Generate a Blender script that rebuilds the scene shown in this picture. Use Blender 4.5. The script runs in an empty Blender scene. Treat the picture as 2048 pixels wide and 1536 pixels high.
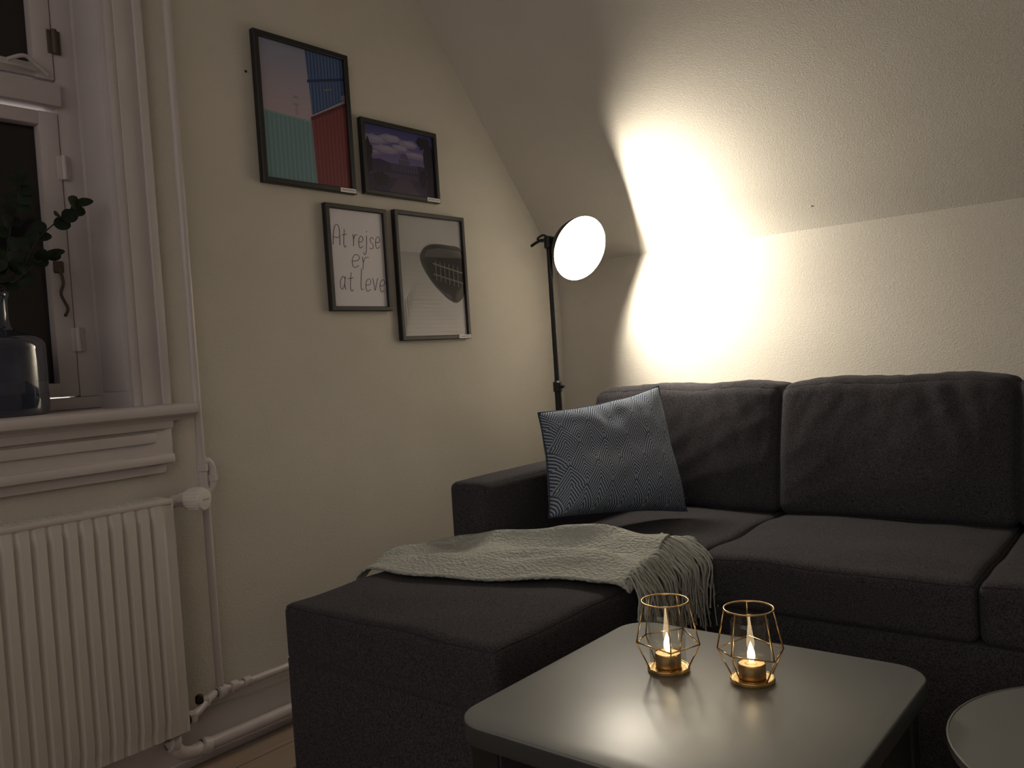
import bpy, bmesh, math, random
from mathutils import Vector, Matrix, noise
random.seed(7)
COL = bpy.context.scene.collection
V = Vector
bpy.context.scene.view_settings.view_transform = 'Standard'
# ------------------------------------------------------------------ camera
F_PX = 1680.0
CAM = V((2.07, -2.86, 1.0))
yaw, pit, rol = math.radians(39.5), math.radians(1.77), math.radians(3.72)
Fh = V((-math.sin(yaw), math.cos(yaw), 0)); R0 = V((math.cos(yaw), math.sin(yaw), 0)); ZZ = V((0, 0, 1))
FW = Fh*math.cos(pit) - ZZ*math.sin(pit)
U0 = ZZ*math.cos(pit) + Fh*math.sin(pit)
UP = U0*math.cos(rol) + R0*math.sin(rol)
RT = R0*math.cos(rol) - U0*math.sin(rol)
def ray(px, py): return FW*F_PX + RT*(px-1024) - UP*(py-768)
def onX(px, py, x=0.0):
    d = ray(px, py); return CAM + d*((x-CAM.x)/d.x)
def onY(px, py, y=0.0):
    d = ray(px, py); return CAM + d*((y-CAM.y)/d.y)
def onZ(px, py, z=0.0):
    d = ray(px, py); return CAM + d*((z-CAM.z)/d.z)
cd = bpy.data.cameras.new('camera'); cam = bpy.data.objects.new('camera', cd); COL.objects.link(cam)
cd.sensor_width = 36; cd.lens = 36*F_PX/2048; cd.clip_start = 0.02
m = Matrix((RT, UP, -FW)).transposed().to_4x4(); m.translation = CAM
cam.matrix_world = m
bpy.context.scene.camera = cam

# ------------------------------------------------------------------ materials
def nt(name):
    mt = bpy.data.materials.new(name); mt.use_nodes = True
    t = mt.node_tree; b = t.nodes['Principled BSDF']
    return mt, t, b
def mat(name, col, rough=0.6, metal=0.0, var=0.0, vscale=20, bump=0.0, bscale=200, bdist=0.001, stretch=(1,1,1), coat=0, spec=0.5, emit=None, es=0, sheen=0, vor=False):
    mt, t, b = nt(name)
    b.inputs['Base Color'].default_value = (*col, 1); b.inputs['Roughness'].default_value = rough
    b.inputs['Metallic'].default_value = metal; b.inputs['Specular IOR Level'].default_value = spec
    if coat: b.inputs['Coat Weight'].default_value = coat; b.inputs['Coat Roughness'].default_value = 0.08
    if sheen: b.inputs['Sheen Weight'].default_value = sheen
    if emit: b.inputs['Emission Color'].default_value = (*emit, 1); b.inputs['Emission Strength'].default_value = es
    tc = t.nodes.new('ShaderNodeTexCoord'); mp = t.nodes.new('ShaderNodeMapping'); mp.inputs['Scale'].default_value = stretch
    t.links.new(tc.outputs['Object'], mp.inputs['Vector'])
    if True:
        n = t.nodes.new('ShaderNodeTexNoise'); n.inputs['Scale'].default_value = vscale; n.inputs['Detail'].default_value = 4
        t.links.new(mp.outputs[0], n.inputs['Vector'])
        r = t.nodes.new('ShaderNodeValToRGB'); k = var
        r.color_ramp.elements[0].color = (*[max(0, c*(1-k)) for c in col], 1); r.color_ramp.elements[0].position = .3
        r.color_ramp.elements[1].color = (*[c*(1+k) for c in col], 1); r.color_ramp.elements[1].position = .7
        t.links.new(n.outputs['Fac'], r.inputs[0]); t.links.new(r.outputs[0], b.inputs['Base Color'])
    if bump:
        if vor:
            n2 = t.nodes.new('ShaderNodeTexVoronoi'); n2.inputs['Scale'].default_value = bscale; o = n2.outputs['Distance']
        else:
            n2 = t.nodes.new('ShaderNodeTexNoise'); n2.inputs['Scale'].default_value = bscale; n2.inputs['Detail'].default_value = 3; o = n2.outputs['Fac']
        t.links.new(mp.outputs[0], n2.inputs['Vector'])
        bp = t.nodes.new('ShaderNodeBump'); bp.inputs['Strength'].default_value = bump; bp.inputs['Distance'].default_value = bdist
        t.links.new(o, bp.inputs['Height']); t.links.new(bp.outputs[0], b.inputs['Normal'])
    return mt
def thinglass(name, tint, refl=.12, body=None, bw=.3):
    mt = bpy.data.materials.new(name); mt.use_nodes = True; t = mt.node_tree; t.nodes.clear()
    o = t.nodes.new('ShaderNodeOutputMaterial'); a = t.nodes.new('ShaderNodeBsdfTransparent'); g = t.nodes.new('ShaderNodeBsdfGlossy'); g.inputs['Roughness'].default_value = .03
    a.inputs[0].default_value = (*tint, 1); src = a.outputs[0]
    if body:
        df = t.nodes.new('ShaderNodeBsdfDiffuse'); df.inputs[0].default_value = (*body, 1); m0 = t.nodes.new('ShaderNodeMixShader'); m0.inputs[0].default_value = bw
        t.links.new(src, m0.inputs[1]); t.links.new(df.outputs[0], m0.inputs[2]); src = m0.outputs[0]
    lw = t.nodes.new('ShaderNodeLayerWeight'); lw.inputs[0].default_value = .25
    mr = t.nodes.new('ShaderNodeMapRange'); mr.inputs['To Min'].default_value = .04; mr.inputs['To Max'].default_value = refl*4
    mxs = t.nodes.new('ShaderNodeMixShader')
    t.links.new(lw.outputs['Facing'], mr.inputs[0]); t.links.new(mr.outputs[0], mxs.inputs[0]); t.links.new(src, mxs.inputs[1]); t.links.new(g.outputs[0], mxs.inputs[2]); t.links.new(mxs.outputs[0], o.inputs[0])
    return mt
M = {}
M['wall'] = mat('woven_wallpaper', (.62, .588, .528), .75, var=.03, vscale=3, bump=.6, bscale=190, bdist=.0009, stretch=(1, 1, 1.6), vor=True, spec=.3)
M['paint'] = mat('white_gloss_paint', (.58, .535, .54), .38, var=.03, vscale=6, bump=.12, bscale=60, bdist=.0008)
M['rad'] = mat('radiator_enamel', (.61, .57, .53), .4, var=.02, vscale=5)
M['fabric'] = mat('charcoal_fabric', (.055, .053, .060), 1.0, var=.65, vscale=360, bump=.8, bscale=650, bdist=.0007, sheen=.04, spec=.05)
M['pipef'] = mat('charcoal_piping', (.043, .041, .047), .95, spec=.1)
M['black'] = mat('black_metal', (.014, .014, .015), .42, metal=.3)
M['blackwood'] = mat('black_frame_wood', (.014, .014, .015), .45, var=.1, vscale=60)
M['gold'] = mat('gold_metal', (.70, .48, .22), .24, metal=1)
M['table'] = mat('grey_satin_lacquer', (.165, .175, .176), .36, var=.02, vscale=8, spec=.85)
M['tableedge'] = mat('dark_lacquer_edge', (.05, .054, .056), .4, spec=.4)
M['tabledark'] = mat('table_leg_metal', (.02, .023, .022), .4, metal=.2)
M['blanket'] = mat('knitted_wool', (.47, .49, .455), .95, var=.05, vscale=60, bump=1.0, bscale=105, bdist=.005, vor=True, spec=.1, stretch=(1, 1.3, 1))
M['fringe'] = mat('wool_fringe', (.47, .485, .45), .95, var=.12, vscale=90)
M['paper'] = mat('white_paper', (.70, .67, .72), .35, coat=.2)
M['label'] = mat('label_white', (.85, .83, .80), .5)
M['ink'] = mat('black_ink', (.02, .02, .02), .6)
M['leaf'] = mat('leaf_green', (.012, .022, .012), .6, var=.4, vscale=30, spec=.25)
M['stem'] = mat('stem_brown', (.02, .016, .012), .7)
M['vase'] = thinglass('smoked_glass', (.36, .39, .48), .2, (.07, .085, .135), .4)
M['water'] = mat('vase_water', (.010, .014, .05), .1, spec=.5)
M['paleband'] = mat('vase_pale_band', (.30, .27, .26), .3)
M['nightglass'] = mat('night_window_glass', (.016, .015, .017), .14, spec=.5, bump=.05, bscale=40)
M['iron'] = mat('dark_iron', (.03, .025, .022), .5, metal=.6)
M['candle'] = mat('candle_wax', (.85, .6, .35), .5, emit=(1, .5, .15), es=.5)
M['flame'] = mat('flame_glow', (1, .7, .3), .5, emit=(1, .74, .42), es=9)
M['lampface'] = mat('lamp_diffuser', (.9, .9, .85), .5, emit=(1, .89, .72), es=58)
M['knob'] = mat('white_plastic', (.70, .67, .64), .4)
M['navy'] = mat('navy_seam', (.06, .078, .12), .9, spec=.1)
M['hinge'] = mat('painted_hinge', (.10, .075, .06), .5, metal=.3)
M['glass'] = thinglass('clear_glass', (.95, .95, .93), .14)
M['rim'] = mat('rim_metal', (.22, .23, .22), .3, metal=.6)
# floor planks
mt, t, b = nt('oak_floor'); M['floor'] = mt
tc = t.nodes.new('ShaderNodeTexCoord'); br = t.nodes.new('ShaderNodeTexBrick'); mp = t.nodes.new('ShaderNodeMapping')
mp.inputs['Rotation'].default_value = (0, 0, math.pi/2)
t.links.new(tc.outputs['Object'], mp.inputs[0]); t.links.new(mp.outputs[0], br.inputs[0])
br.inputs['Scale'].default_value = 1; br.inputs['Brick Width'].default_value = 1.4; br.inputs['Row Height'].default_value = .13; br.inputs['Mortar Size'].default_value = .002
br.inputs['Color1'].default_value = (.42, .32, .25, 1); br.inputs['Color2'].default_value = (.34, .26, .20, 1); br.inputs['Mortar'].default_value = (.06, .04, .03, 1)
ns = t.nodes.new('ShaderNodeTexNoise'); ns.inputs['Scale'].default_value = 12; mp2 = t.nodes.new('ShaderNodeMapping'); mp2.inputs['Scale'].default_value = (6, .5, 1)
t.links.new(tc.outputs['Object'], mp2.inputs[0]); t.links.new(mp2.outputs[0], ns.inputs['Vector'])
mx = t.nodes.new('ShaderNodeMixRGB'); mx.blend_type = 'MULTIPLY'; mx.inputs[0].default_value = .4
t.links.new(br.outputs['Color'], mx.inputs[1]); t.links.new(ns.outputs['Color'], mx.inputs[2]); t.links.new(mx.outputs[0], b.inputs['Base Color'])
b.inputs['Roughness'].default_value = .45
# pillow fabric : fans of fine white lines on navy
mt, t, b = nt('navy_fan_pattern'); M['pillow'] = mt
uv = t.nodes.new('ShaderNodeUVMap'); sp = t.nodes.new('ShaderNodeSeparateXYZ'); t.links.new(uv.outputs[0], sp.inputs[0])
def mth(op, x, y=None, z=None):
    n = t.nodes.new('ShaderNodeMath'); n.operation = op
    for i, s in enumerate((x, y, z)):
        if s is None: continue
        if isinstance(s, (int, float)): n.inputs[i].default_value = s
        else: t.links.new(s, n.inputs[i])
    return n.outputs[0]
uu = mth('MULTIPLY', sp.outputs[0], 5.5); vv = mth('MULTIPLY', sp.outputs[1], 5.0)
row = mth('FLOOR', vv); half = mth('MULTIPLY', mth('MODULO', row, 2.0), .5)
au = mth('FRACT', mth('ADD', uu, half)); c = mth('MULTIPLY', mth('ABSOLUTE', mth('SUBTRACT', au, .5)), 2.0)
bf = mth('FRACT', vv)
inside = mth('GREATER_THAN', bf, c)
s1 = mth('FRACT', mth('MULTIPLY', mth('ADD', bf, mth('MULTIPLY', c, .9)), 6.0))
s2 = mth('FRACT', mth('MULTIPLY', mth('SUBTRACT', bf, mth('MULTIPLY', c, .9)), 6.0))
sx = mth('ADD', mth('MULTIPLY', s1, inside), mth('MULTIPLY', s2, mth('SUBTRACT', 1.0, inside)))
ln = mth('GREATER_THAN', sx, .55)
mx = t.nodes.new('ShaderNodeMixRGB'); mx.inputs[1].default_value = (.065, .090, .145, 1); mx.inputs[2].default_value = (.40, .45, .52, 1)
t.links.new(ln, mx.inputs[0]); t.links.new(mx.outputs[0], b.inputs['Base Color']); b.inputs['Roughness'].default_value = .95; b.inputs['Specular IOR Level'].default_value = .1
CC = {}
def cmat(c, rough=.5):
    k = tuple(round(x, 3) for x in c)
    if k not in CC:
        CC[k] = mat('print_ink', k, rough, coat=.08, spec=.25)
    return CC[k]

# ------------------------------------------------------------------ helpers
def rootloc(p):
    l = V((0, 0, 0))
    while p is not None:
        l += p.location; p = p.parent
    return l
def obj(name, bm, mats, parent=None, smooth=False, recalc=True, local=False):
    if recalc: bmesh.ops.recalc_face_normals(bm, faces=bm.faces)
    if not local:
        l = rootloc(parent)
        if l.length > 0: bmesh.ops.translate(bm, verts=bm.verts, vec=-l)
    me = bpy.data.meshes.new(name); bm.to_mesh(me); bm.free()
    if not isinstance(mats, (list, tuple)): mats = [mats]
    for x in mats: me.materials.append(x)
    if smooth:
        for p in me.polygons: p.use_smooth = True
        try: me.set_sharp_from_angle(angle=math.radians(40 if smooth is True else smooth))
        except Exception: pass
    o = bpy.data.objects.new(name, me); COL.objects.link(o)
    if parent: o.parent = parent
    return o
def thing(name, label, cat, loc=(0, 0, 0), group=None):
    o = bpy.data.objects.new(name, None); COL.objects.link(o); o.location = loc; o.empty_display_size = .05
    o['label'] = label; o['category'] = cat
    if group: o['group'] = group
    return o
def tag(o, label, cat, group=None):
    o['label'] = label; o['category'] = cat
    if group: o['group'] = group
    return o
def struct(o): o['kind'] = 'structure'; return o
def box(bm, x0, x1, y0, y1, z0, z1, bev=0, seg=2):
    r = bmesh.ops.create_cube(bm, size=1); vs = r['verts']
    for v in vs: v.co = V(((x0+x1)/2+v.co.x*(x1-x0), (y0+y1)/2+v.co.y*(y1-y0), (z0+z1)/2+v.co.z*(z1-z0)))
    if bev:
        es = list({e for v in vs for e in v.link_edges})
        bmesh.ops.bevel(bm, geom=es, offset=bev, segments=seg, affect='EDGES', profile=.5)
def tube(bm, pts, r, seg=10, closed=False, cap=True):
    pts = [V(p) for p in pts]; n = len(pts); rings = []; up = None
    rr = r if isinstance(r, (list, tuple)) else [r]*n
    for i, p in enumerate(pts):
        if closed: tdir = (pts[(i+1) % n]-pts[i-1])
        else: tdir = pts[min(i+1, n-1)]-pts[max(i-1, 0)]
        tdir.normalize()
        if up is None:
            up = V((0, 0, 1)) if abs(tdir.z) < .9 else V((1, 0, 0))
        a = (up - tdir*up.dot(tdir)).normalized(); up = a; bq = tdir.cross(a)
        rings.append([bm.verts.new(p+(a*math.cos(2*math.pi*k/seg)+bq*math.sin(2*math.pi*k/seg))*rr[i]) for k in range(seg)])
    for i in range(n if closed else n-1):
        A, B = rings[i], rings[(i+1) % n]
        for k in range(seg): bm.faces.new((A[k], A[(k+1) % seg], B[(k+1) % seg], B[k]))
    if cap and not closed: bm.faces.new(rings[0][::-1]); bm.faces.new(rings[-1])
def smoothpath(pts, k=6, closed=False):
    pts = [V(p) for p in pts]; n = len(pts); out = []
    for i in range(n if closed else n-1):
        if closed: p0, p1, p2, p3 = pts[i-1], pts[i], pts[(i+1) % n], pts[(i+2) % n]
        else: p0, p1, p2, p3 = pts[max(i-1, 0)], pts[i], pts[i+1], pts[min(i+2, n-1)]
        for j in range(k):
            s = j/k
            out.append(.5*((2*p1)+(-p0+p2)*s+(2*p0-5*p1+4*p2-p3)*s*s+(-p0+3*p1-3*p2+p3)*s**3))
    if not closed: out.append(pts[-1])
    return out
def lathe(bm, prof, c=(0, 0, 0), seg=40, q=None, capA=False, capB=False):
    c = V(c); rings = []
    for r, z in prof:
        ring = []
        for k in range(seg):
            a = 2*math.pi*k/seg; p = V((r*math.cos(a), r*math.sin(a), z))
            if q: p = q @ p
            ring.append(bm.verts.new(c+p))
        rings.append(ring)
    for A, B in zip(rings, rings[1:]):
        for k in range(seg): bm.faces.new((A[k], A[(k+1) % seg], B[(k+1) % seg], B[k]))
    if capA: bm.faces.new(rings[0][::-1])
    if capB: bm.faces.new(rings[-1])
def cmap(b, r, puff=(0, 0, 0), fn=None):
    x0, x1, y0, y1, z0, z1 = b
    c = V(((x0+x1)/2, (y0+y1)/2, (z0+z1)/2)); h = V(((x1-x0)/2, (y1-y0)/2, (z1-z0)/2))
    def Mp(t):
        p = V((t[0]*h.x, t[1]*h.y, t[2]*h.z))
        q = V([max(-(h[i]-r), min(h[i]-r, p[i])) for i in range(3)])
        d = p-q
        if d.length > 1e-9: p = q+d.normalized()*r
        w = [1-min(1, abs(t[i]))**2 for i in range(3)]
        for i in range(3):
            j, k = (i+1) % 3, (i+2) % 3
            p[i] += puff[i]*t[i]*(w[j]**.6)*(w[k]**.6)
        p = c+p
        if fn: p = fn(p, t)
        return p
    return Mp
def cushion(name, b, r, mt, parent, n=26, puff=(0, 0, 0), fn=None, pipes=None, uni=False):
    bm = bmesh.new(); bmesh.ops.create_cube(bm, size=2)
    bmesh.ops.subdivide_edges(bm, edges=bm.edges[:], cuts=n, use_grid_fill=True)
    Mp = cmap(b, r, puff, fn)
    for v in bm.verts:
        t = [math.sin(max(-1, min(1, x))*math.pi/2) for x in v.co]
        v.co = Mp(t)
    o = obj(name, bm, mt, parent, smooth=180)
    if pipes:
        bm = bmesh.new()
        S = [math.sin((-1+2*i/30)*math.pi/2) for i in range(31)]
        if pipes == 'top': loop = [(s, -1, 1) for s in S]+[(1, s, 1) for s in S[1:]]+[(-s, 1, 1) for s in S[1:]]+[(-1, -s, 1) for s in S[1:-1]]
        else: loop = [(s, -1, -1) for s in S]+[(1, -1, s) for s in S[1:]]+[(-s, -1, 1) for s in S[1:]]+[(-1, -1, -s) for s in S[1:-1]]
        tube(bm, [Mp(q) for q in loop], .0016, 6, closed=True)
        obj('piping', bm, M['pipef'], o, smooth=180)
    return o
def rr_outline(x0, x1, y0, y1, r, n=8):
    out = []
    for cx, cy, a0 in ((x1-r, y1-r, 0), (x0+r, y1-r, 90), (x0+r, y0+r, 180), (x1-r, y0+r, 270)):
        for i in range(n+1):
            a = math.radians(a0+90*i/n); out.append((cx+r*math.cos(a), cy+r*math.sin(a)))
    return out
def fold(bm, loops, cap0=True, cap1=True, mi=None):
    rings = [[bm.verts.new(p) for p in l] for l in loops]
    for q_, (A, B) in enumerate(zip(rings, rings[1:])):
        n = len(A)
        for k in range(n):
            f = bm.faces.new((A[k], A[(k+1) % n], B[(k+1) % n], B[k]))
            if mi: f.material_index = mi[q_]
    if cap0: bm.faces.new(rings[0])
    if cap1: bm.faces.new(rings[-1][::-1])
def text_bm(bm, body, origin, ux, uy, size, width=None, extr=0.0):
    cu = bpy.data.curves.new('txt', 'FONT'); cu.body = body; cu.size = 1; cu.extrude = 0; cu.resolution_u = 3
    o = bpy.data.objects.new('txt', cu); COL.objects.link(o)
    dg = bpy.context.evaluated_depsgraph_get(); me = bpy.data.meshes.new_from_object(o.evaluated_get(dg))
    bpy.data.objects.remove(o); w = max((v.co.x for v in me.vertices), default=1)
    sx = (width/w) if width else size
    vs = [bm.verts.new(V(origin)+ux*(v.co.x*sx)+uy*(v.co.y*size)) for v in me.vertices]
    for p in me.polygons:
        try: bm.faces.new([vs[i] for i in p.vertices])
        except ValueError: pass

# ------------------------------------------------------------------ room
ZF, ZC, MS = 1.369, 2.50, 1.227
YS = -(ZC-ZF)/MS
XR, YB = 3.7, -4.3
OY0, OY1, OZ0, OZ1 = -2.78, -1.837, .925, 2.2
bm = bmesh.new(); box(bm, -.3, XR, YB, .2, -.1, 0); struct(obj('floor', bm, M['floor']))
bm = bmesh.new()
box(bm, -.3, 0, OY1, .2, 0, ZC); box(bm, -.3, 0, YB, OY0, 0, ZC); box(bm, -.3, 0, OY0, OY1, 0, OZ0-.02); box(bm, -.3, 0, OY0, OY1, OZ1, ZC)
struct(obj('wall_left', bm, M['wall']))
bm = bmesh.new(); box(bm, 0, XR, 0, .2, 0, ZF+.02); struct(obj('wall_back', bm, M['wall']))
bm = bmesh.new()
prof = [(0, ZF), (YS, ZC), (YB, ZC), (YB, ZC+.1), (YS-.05, ZC+.1), (.2, ZF+.06), (.2, ZF)]
fold(bm, [[(0, y, z) for y, z in prof], [(XR, y, z) for y, z in prof]])
struct(obj('ceiling', bm, M['wall']))
bm = bmesh.new(); box(bm, XR, XR+.1, YB, .2, 0, ZC); struct(obj('wall_right', bm, M['wall']))
bm = bmesh.new(); box(bm, 0, XR, YB-.1, YB, 0, 1.05); struct(obj('front_light_block', bm, M['wall']))  # unseen half wall added behind the camera so light enters from above only
# baseboard
bm = bmesh.new(); box(bm, 0, .018, YB, 0, 0, .125, .004); box(bm, 0, .026, YB, 0, 0, .02, .003); struct(obj('baseboard_left', bm, M['paint'], smooth=True))
bm = bmesh.new(); box(bm, .018, XR, -.018, 0, 0, .125, .004); struct(obj('baseboard_back', bm, M['paint'], smooth=True))

# ------------------------------------------------------------------ window
GX = -.175
wn = bpy.data.objects.new('window_1', None); COL.objects.link(wn); wn.location = (0, (OY0+OY1)/2, OZ0); struct(wn)
bm = bmesh.new()
for sgn, yi in ((1, OY1), (-1, OY0)):
    ya = lambda d: yi+sgn*d
    for d0, d1, x1 in ((-.006, .014, .014), (.014, .062, .018), (.062, .082, .028)):
        a, c = sorted((ya(d0), ya(d1))); box(bm, -.004, x1, a, c, .94, OZ1+.08, .0015)
box(bm, -.001, .03, OY0-.08, OY1+.08, OZ1, OZ1+.085, .004)
obj('casing', bm, M['paint'], wn, smooth=True)
bm = bmesh.new()   # reveal lining with panel grooves
box(bm, GX, -.003, OY1-.004, OY1+.002, .94, OZ1); box(bm, GX, -.003, OY0-.002, OY0+.004, .94, OZ1)
box(bm, GX+.022, -.025, OY1-.007, OY1-.002, .98, OZ1-.03, .0015)
obj('reveal_panel', bm, M['paint'], wn, smooth=True)
bm = bmesh.new()   # outer frame, transom, mullion
fx0, fx1 = GX-.07, GX
YM = (OY0+OY1)/2
box(bm, fx0, fx1, OY1-.055, OY1-.0005, .972, OZ1-.04, .003); box(bm, fx0, fx1, OY0+.0005, OY0+.055, .972, OZ1-.04, .003)
box(bm, fx0, fx1+.001, OY0+.0005, OY1-.0005, .941, .972, .003); box(bm, fx0, fx1+.001, OY0+.0005, OY1-.0005, OZ1-.04, OZ1-.0005, .003)
box(bm, fx0, fx1+.02, OY0+.05, OY1-.05, 1.712, 1.772, .006); box(bm, fx0, fx1+.008, YM-.035, YM+.035, .972, OZ1-.04, .004)
obj('window_frame', bm, M['paint'], wn, smooth=True)
def sash(y0, y1, z0, z1):
    bm = bmesh.new(); w = .048; x0, x1 = GX-.045, GX+.004
    box(bm, x0, x1, y0, y0+w, z0, z1, .004); box(bm, x0, x1, y1-w, y1, z0, z1, .004)
    box(bm, x0, x1-.0005, y0+w-.004, y1-w+.004, z0+.0005, z0+w*.75, .004); box(bm, x0, x1-.0005, y0+w-.004, y1-w+.004, z1-w*.75, z1-.0005, .004)
    s = obj('sash', bm, M['paint'], wn, smooth=True)
    bm = bmesh.new(); box(bm, x0+.012, x0+.018, y0+w-.006, y1-w+.006, z0+w*.75-.006, z1-w*.75+.006)
    obj('pane', bm, M['nightglass'], s)
    return s
for y0, y1 in ((YM+.037, OY1-.057), (OY0+.057, YM-.037)):
    s = sash(y0, y1, .975, 1.70)
    s2 = sash(y0, y1, 1.782, OZ1-.045)
    if y1 > YM:
        bm = bmesh.new(); yy = y1-.03; zz = 1.235
        tube(bm, smoothpath([(GX+.012, yy, zz+.07), (GX+.014, yy+.006, zz+.03), (GX+.02, yy-.004, zz), (GX+.014, yy+.012, zz-.035), (GX+.03, yy-.002, zz-.055)], 6), .004, 8)
        box(bm, GX+.002, GX+.014, yy-.012, yy+.012, zz+.055, zz+.085, .003)
        obj('stay_hook', bm, M['hinge'], s, smooth=True)
        bm = bmesh.new(); zz = 1.79
        tube(bm, smoothpath([(GX+.012, y1-.02, zz), (GX+.02, y1-.05, zz+.018), (GX+.03, y1-.08, zz+.03), (GX+.03, y1-.12, zz+.012)], 6), .005, 8)
        tube(bm, smoothpath([(GX+.012, y1-.05, zz+.005), (GX+.03, y1-.10, zz+.004), (GX+.03, y1-.16, zz)], 6), .004, 8)
        obj('latch', bm, M['paint'], s2, smooth=True)
        for z in (1.88, 1.56, 1.12):
            bm = bmesh.new(); box(bm, GX+.002, GX+.008, y1-.012, y1+.02, z-.03, z+.03, .002)
            tube(bm, [(GX+.012, y1+.003, z-.03), (GX+.012, y1+.003, z+.03)], .007, 10)
            obj('hinge', bm, M['hinge'] if z > 1.8 else M['paint'], s2 if z > 1.8 else s, smooth=True)
# sill board and apron
bm = bmesh.new()
pr = [(.0005, .94), (.068, .94), (.078, .936), (.082, .925), (.078, .914), (.066, .909), (.05, .905), (.045, .897), (.0005, .897)]
fold(bm, [[(x, OY0-.125, z) for x, z in pr], [(x, OY1+.125, z) for x, z in pr]])
box(bm, -.245, .002, OY0, OY1, .906, .94)
struct(obj('trim_1', bm, M['paint'], smooth=True))
bm = bmesh.new()
box(bm, 0, .045, OY0-.08, OY1+.075, .878, .900, .005); box(bm, 0, .030, OY0-.08, OY1+.075, .80, .885, .003)
box(bm, .02, .040, OY0-.06, OY1+.03, .845, .872, .005); box(bm, 0, .042, OY0-.08, OY1+.075, .790, .815, .007); box(bm, 0, .020, OY0-.07, OY1+.06, .765, .80, .005)
struct(obj('trim_2', bm, M['paint'], smooth=True))

# ------------------------------------------------------------------ radiator
RY0, RY1, RZ0, RZ1 = -2.8, -1.826, .127, .713
rt = thing('radiator', 'white fluted panel radiator on the wall below the window', 'radiator', (.09, (RY0+RY1)/2, RZ0))
bm = bmesh.new()
N = 28; pitch = (RY1-RY0-.05)/N
prof = []
for i in range(N):
    y = RY0+.025+i*pitch
    for d, x in ((0, .122), (.16, .122), (.32, .130), (.84, .130)): prof.append((x, y+d*pitch))
prof = [(.122, RY0)]+prof+[(.122, RY1-.02), (.122, RY1)]
fr_ = [(x, y) for x, y in prof]
def pl(z, k): return [(.118+(x-.118)*k, y, z) for x, y in fr_]+[(.10, RY1, z), (.10, RY0, z)]
fold(bm, [pl(RZ0+.01, .3), pl(RZ0+.035, .5), pl(RZ0+.055, 1), pl(RZ1-.045, 1), pl(RZ1-.03, .5), pl(RZ1-.004, .3)])
obj('front_panel', bm, M['rad'], rt, smooth=30)
bm = bmesh.new(); box(bm, .05, .06, RY0, RY1, RZ0, RZ1-.01, .003); obj('rear_panel', bm, M['rad'], rt)
bm = bmesh.new(); box(bm, .05, .124, RY0-.002, RY1+.002, RZ1-.014, RZ1, .004)
for i in range(60): y = RY0+.02+i*.0157; box(bm, .062, .105, y, y+.006, RZ1-.001, RZ1+.002)
obj('top_grille', bm, M['rad'], rt, smooth=True)
bm = bmesh.new(); box(bm, .05, .122, RY1-.002, RY1+.004, RZ0+.01, RZ1-.004, .002); obj('side_cover', bm, M['rad'], rt)
for y in (RY0+.2, RY1-.2):
    bm = bmesh.new(); box(bm, 0.001, .052, y-.015, y+.015, RZ0+.05, RZ1-.06, .002); obj('wall_bracket', bm, M['rad'], rt)
# thermostat valve
tv = thing('thermostat_valve', 'round white radiator thermostat knob with lettered face', 'thermostat', (.09, -1.79, .70))
ax = V((.86, .42, .0)).normalized(); q = V((0, 0, 1)).rotation_difference(ax)
c0 = V((.075, -1.768, .697))
bm = bmesh.new(); lathe(bm, [(.010, -.01), (.018, -.008), (.021, .010), (.027, .014), (.0285, .020), (.0285, .054), (.026, .060), (.018, .0615)], c0, 32, q, True, True)
for k in range(22):
    a = 2*math.pi*k/22; p0 = q @ V((.0288*math.cos(a), .0288*math.sin(a), .022)); p1 = q @ V((.0288*math.cos(a), .0288*math.sin(a), .053)); tube(bm, [c0+p0, c0+p1], .0016, 5)
kb = obj('knob', bm, M['knob'], tv, smooth=True)
bm = bmesh.new(); xx = V((-ax.y, ax.x, 0)).normalized(); text_bm(bm, 'Danfoss', c0+ax*.0623-xx*.013-V((0, 0, .003)), xx, ZZ, .0085, .026)
obj('lettering', bm, M['ink'], kb)
bm = bmesh.new(); tube(bm, [(.09, -1.824, .697), (.075, -1.775, .697), (.05, -1.73, .694), (.034, -1.70, .69), (.03, -1.68, .69)], .012, 12)
lathe(bm, [(.017, -.012), (.017, .012)], (.080, -1.79, .697), 6, V((0, 0, 1)).rotation_difference(V((0, 1, 0))), True, True)
obj('valve_body', bm, M['paint'], tv, smooth=True)

# ------------------------------------------------------------------ pipes
PY = -1.687
pp = thing('heating_pipe', 'white painted vertical heating pipe running up beside the window', 'pipe', (.03, PY, .17))
bm = bmesh.new(); tube(bm, [(.03, PY, 2.5), (.03, PY, .79)], .0105, 14); obj('riser', bm, M['paint'], pp, smooth=True)
bm = bmesh.new()
tube(bm, smoothpath([(.03, PY, .795), (.03, PY, .77), (.03, PY+.004, .70)], 4), .012, 12)
tube(bm, smoothpath([(.032, PY+.002, .762), (.034, PY+.008, .778), (.034, PY+.018, .778), (.034, PY+.025, .762), (.034, PY+.026, .735), (.033, PY+.022, .712), (.032, PY+.008, .698)], 6), .0105, 12)
for z, y in ((.765, PY), (.70, PY+.004), (.735, PY+.026)): lathe(bm, [(.011, -.010), (.0150, -.008), (.0150, .008), (.011, .010)], (.032, y, z), 8)
obj('pipe_joint', bm, M['paint'], pp, smooth=True)
bm = bmesh.new(); tube(bm, [(.03, PY+.004, .70), (.03, PY+.004, .19)], .0105, 14); obj('lower_riser', bm, M['paint'], pp, smooth=True)
bm = bmesh.new()
tube(bm, smoothpath([(.03, PY+.004, .205), (.03, PY+.008, .175), (.03, PY+.04, .165)], 5)+[V((.03, -.03, .155))], .0105, 14)
for y, r in ((PY+.006, .019), (PY+.045, .016), (PY+.085, .014)): lathe(bm, [(.011, -.012), (r, -.009), (r, .009), (.011, .012)], (.03, y, .167), 10, V((0, 0, 1)).rotation_difference(V((0, 1, 0))))
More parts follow.
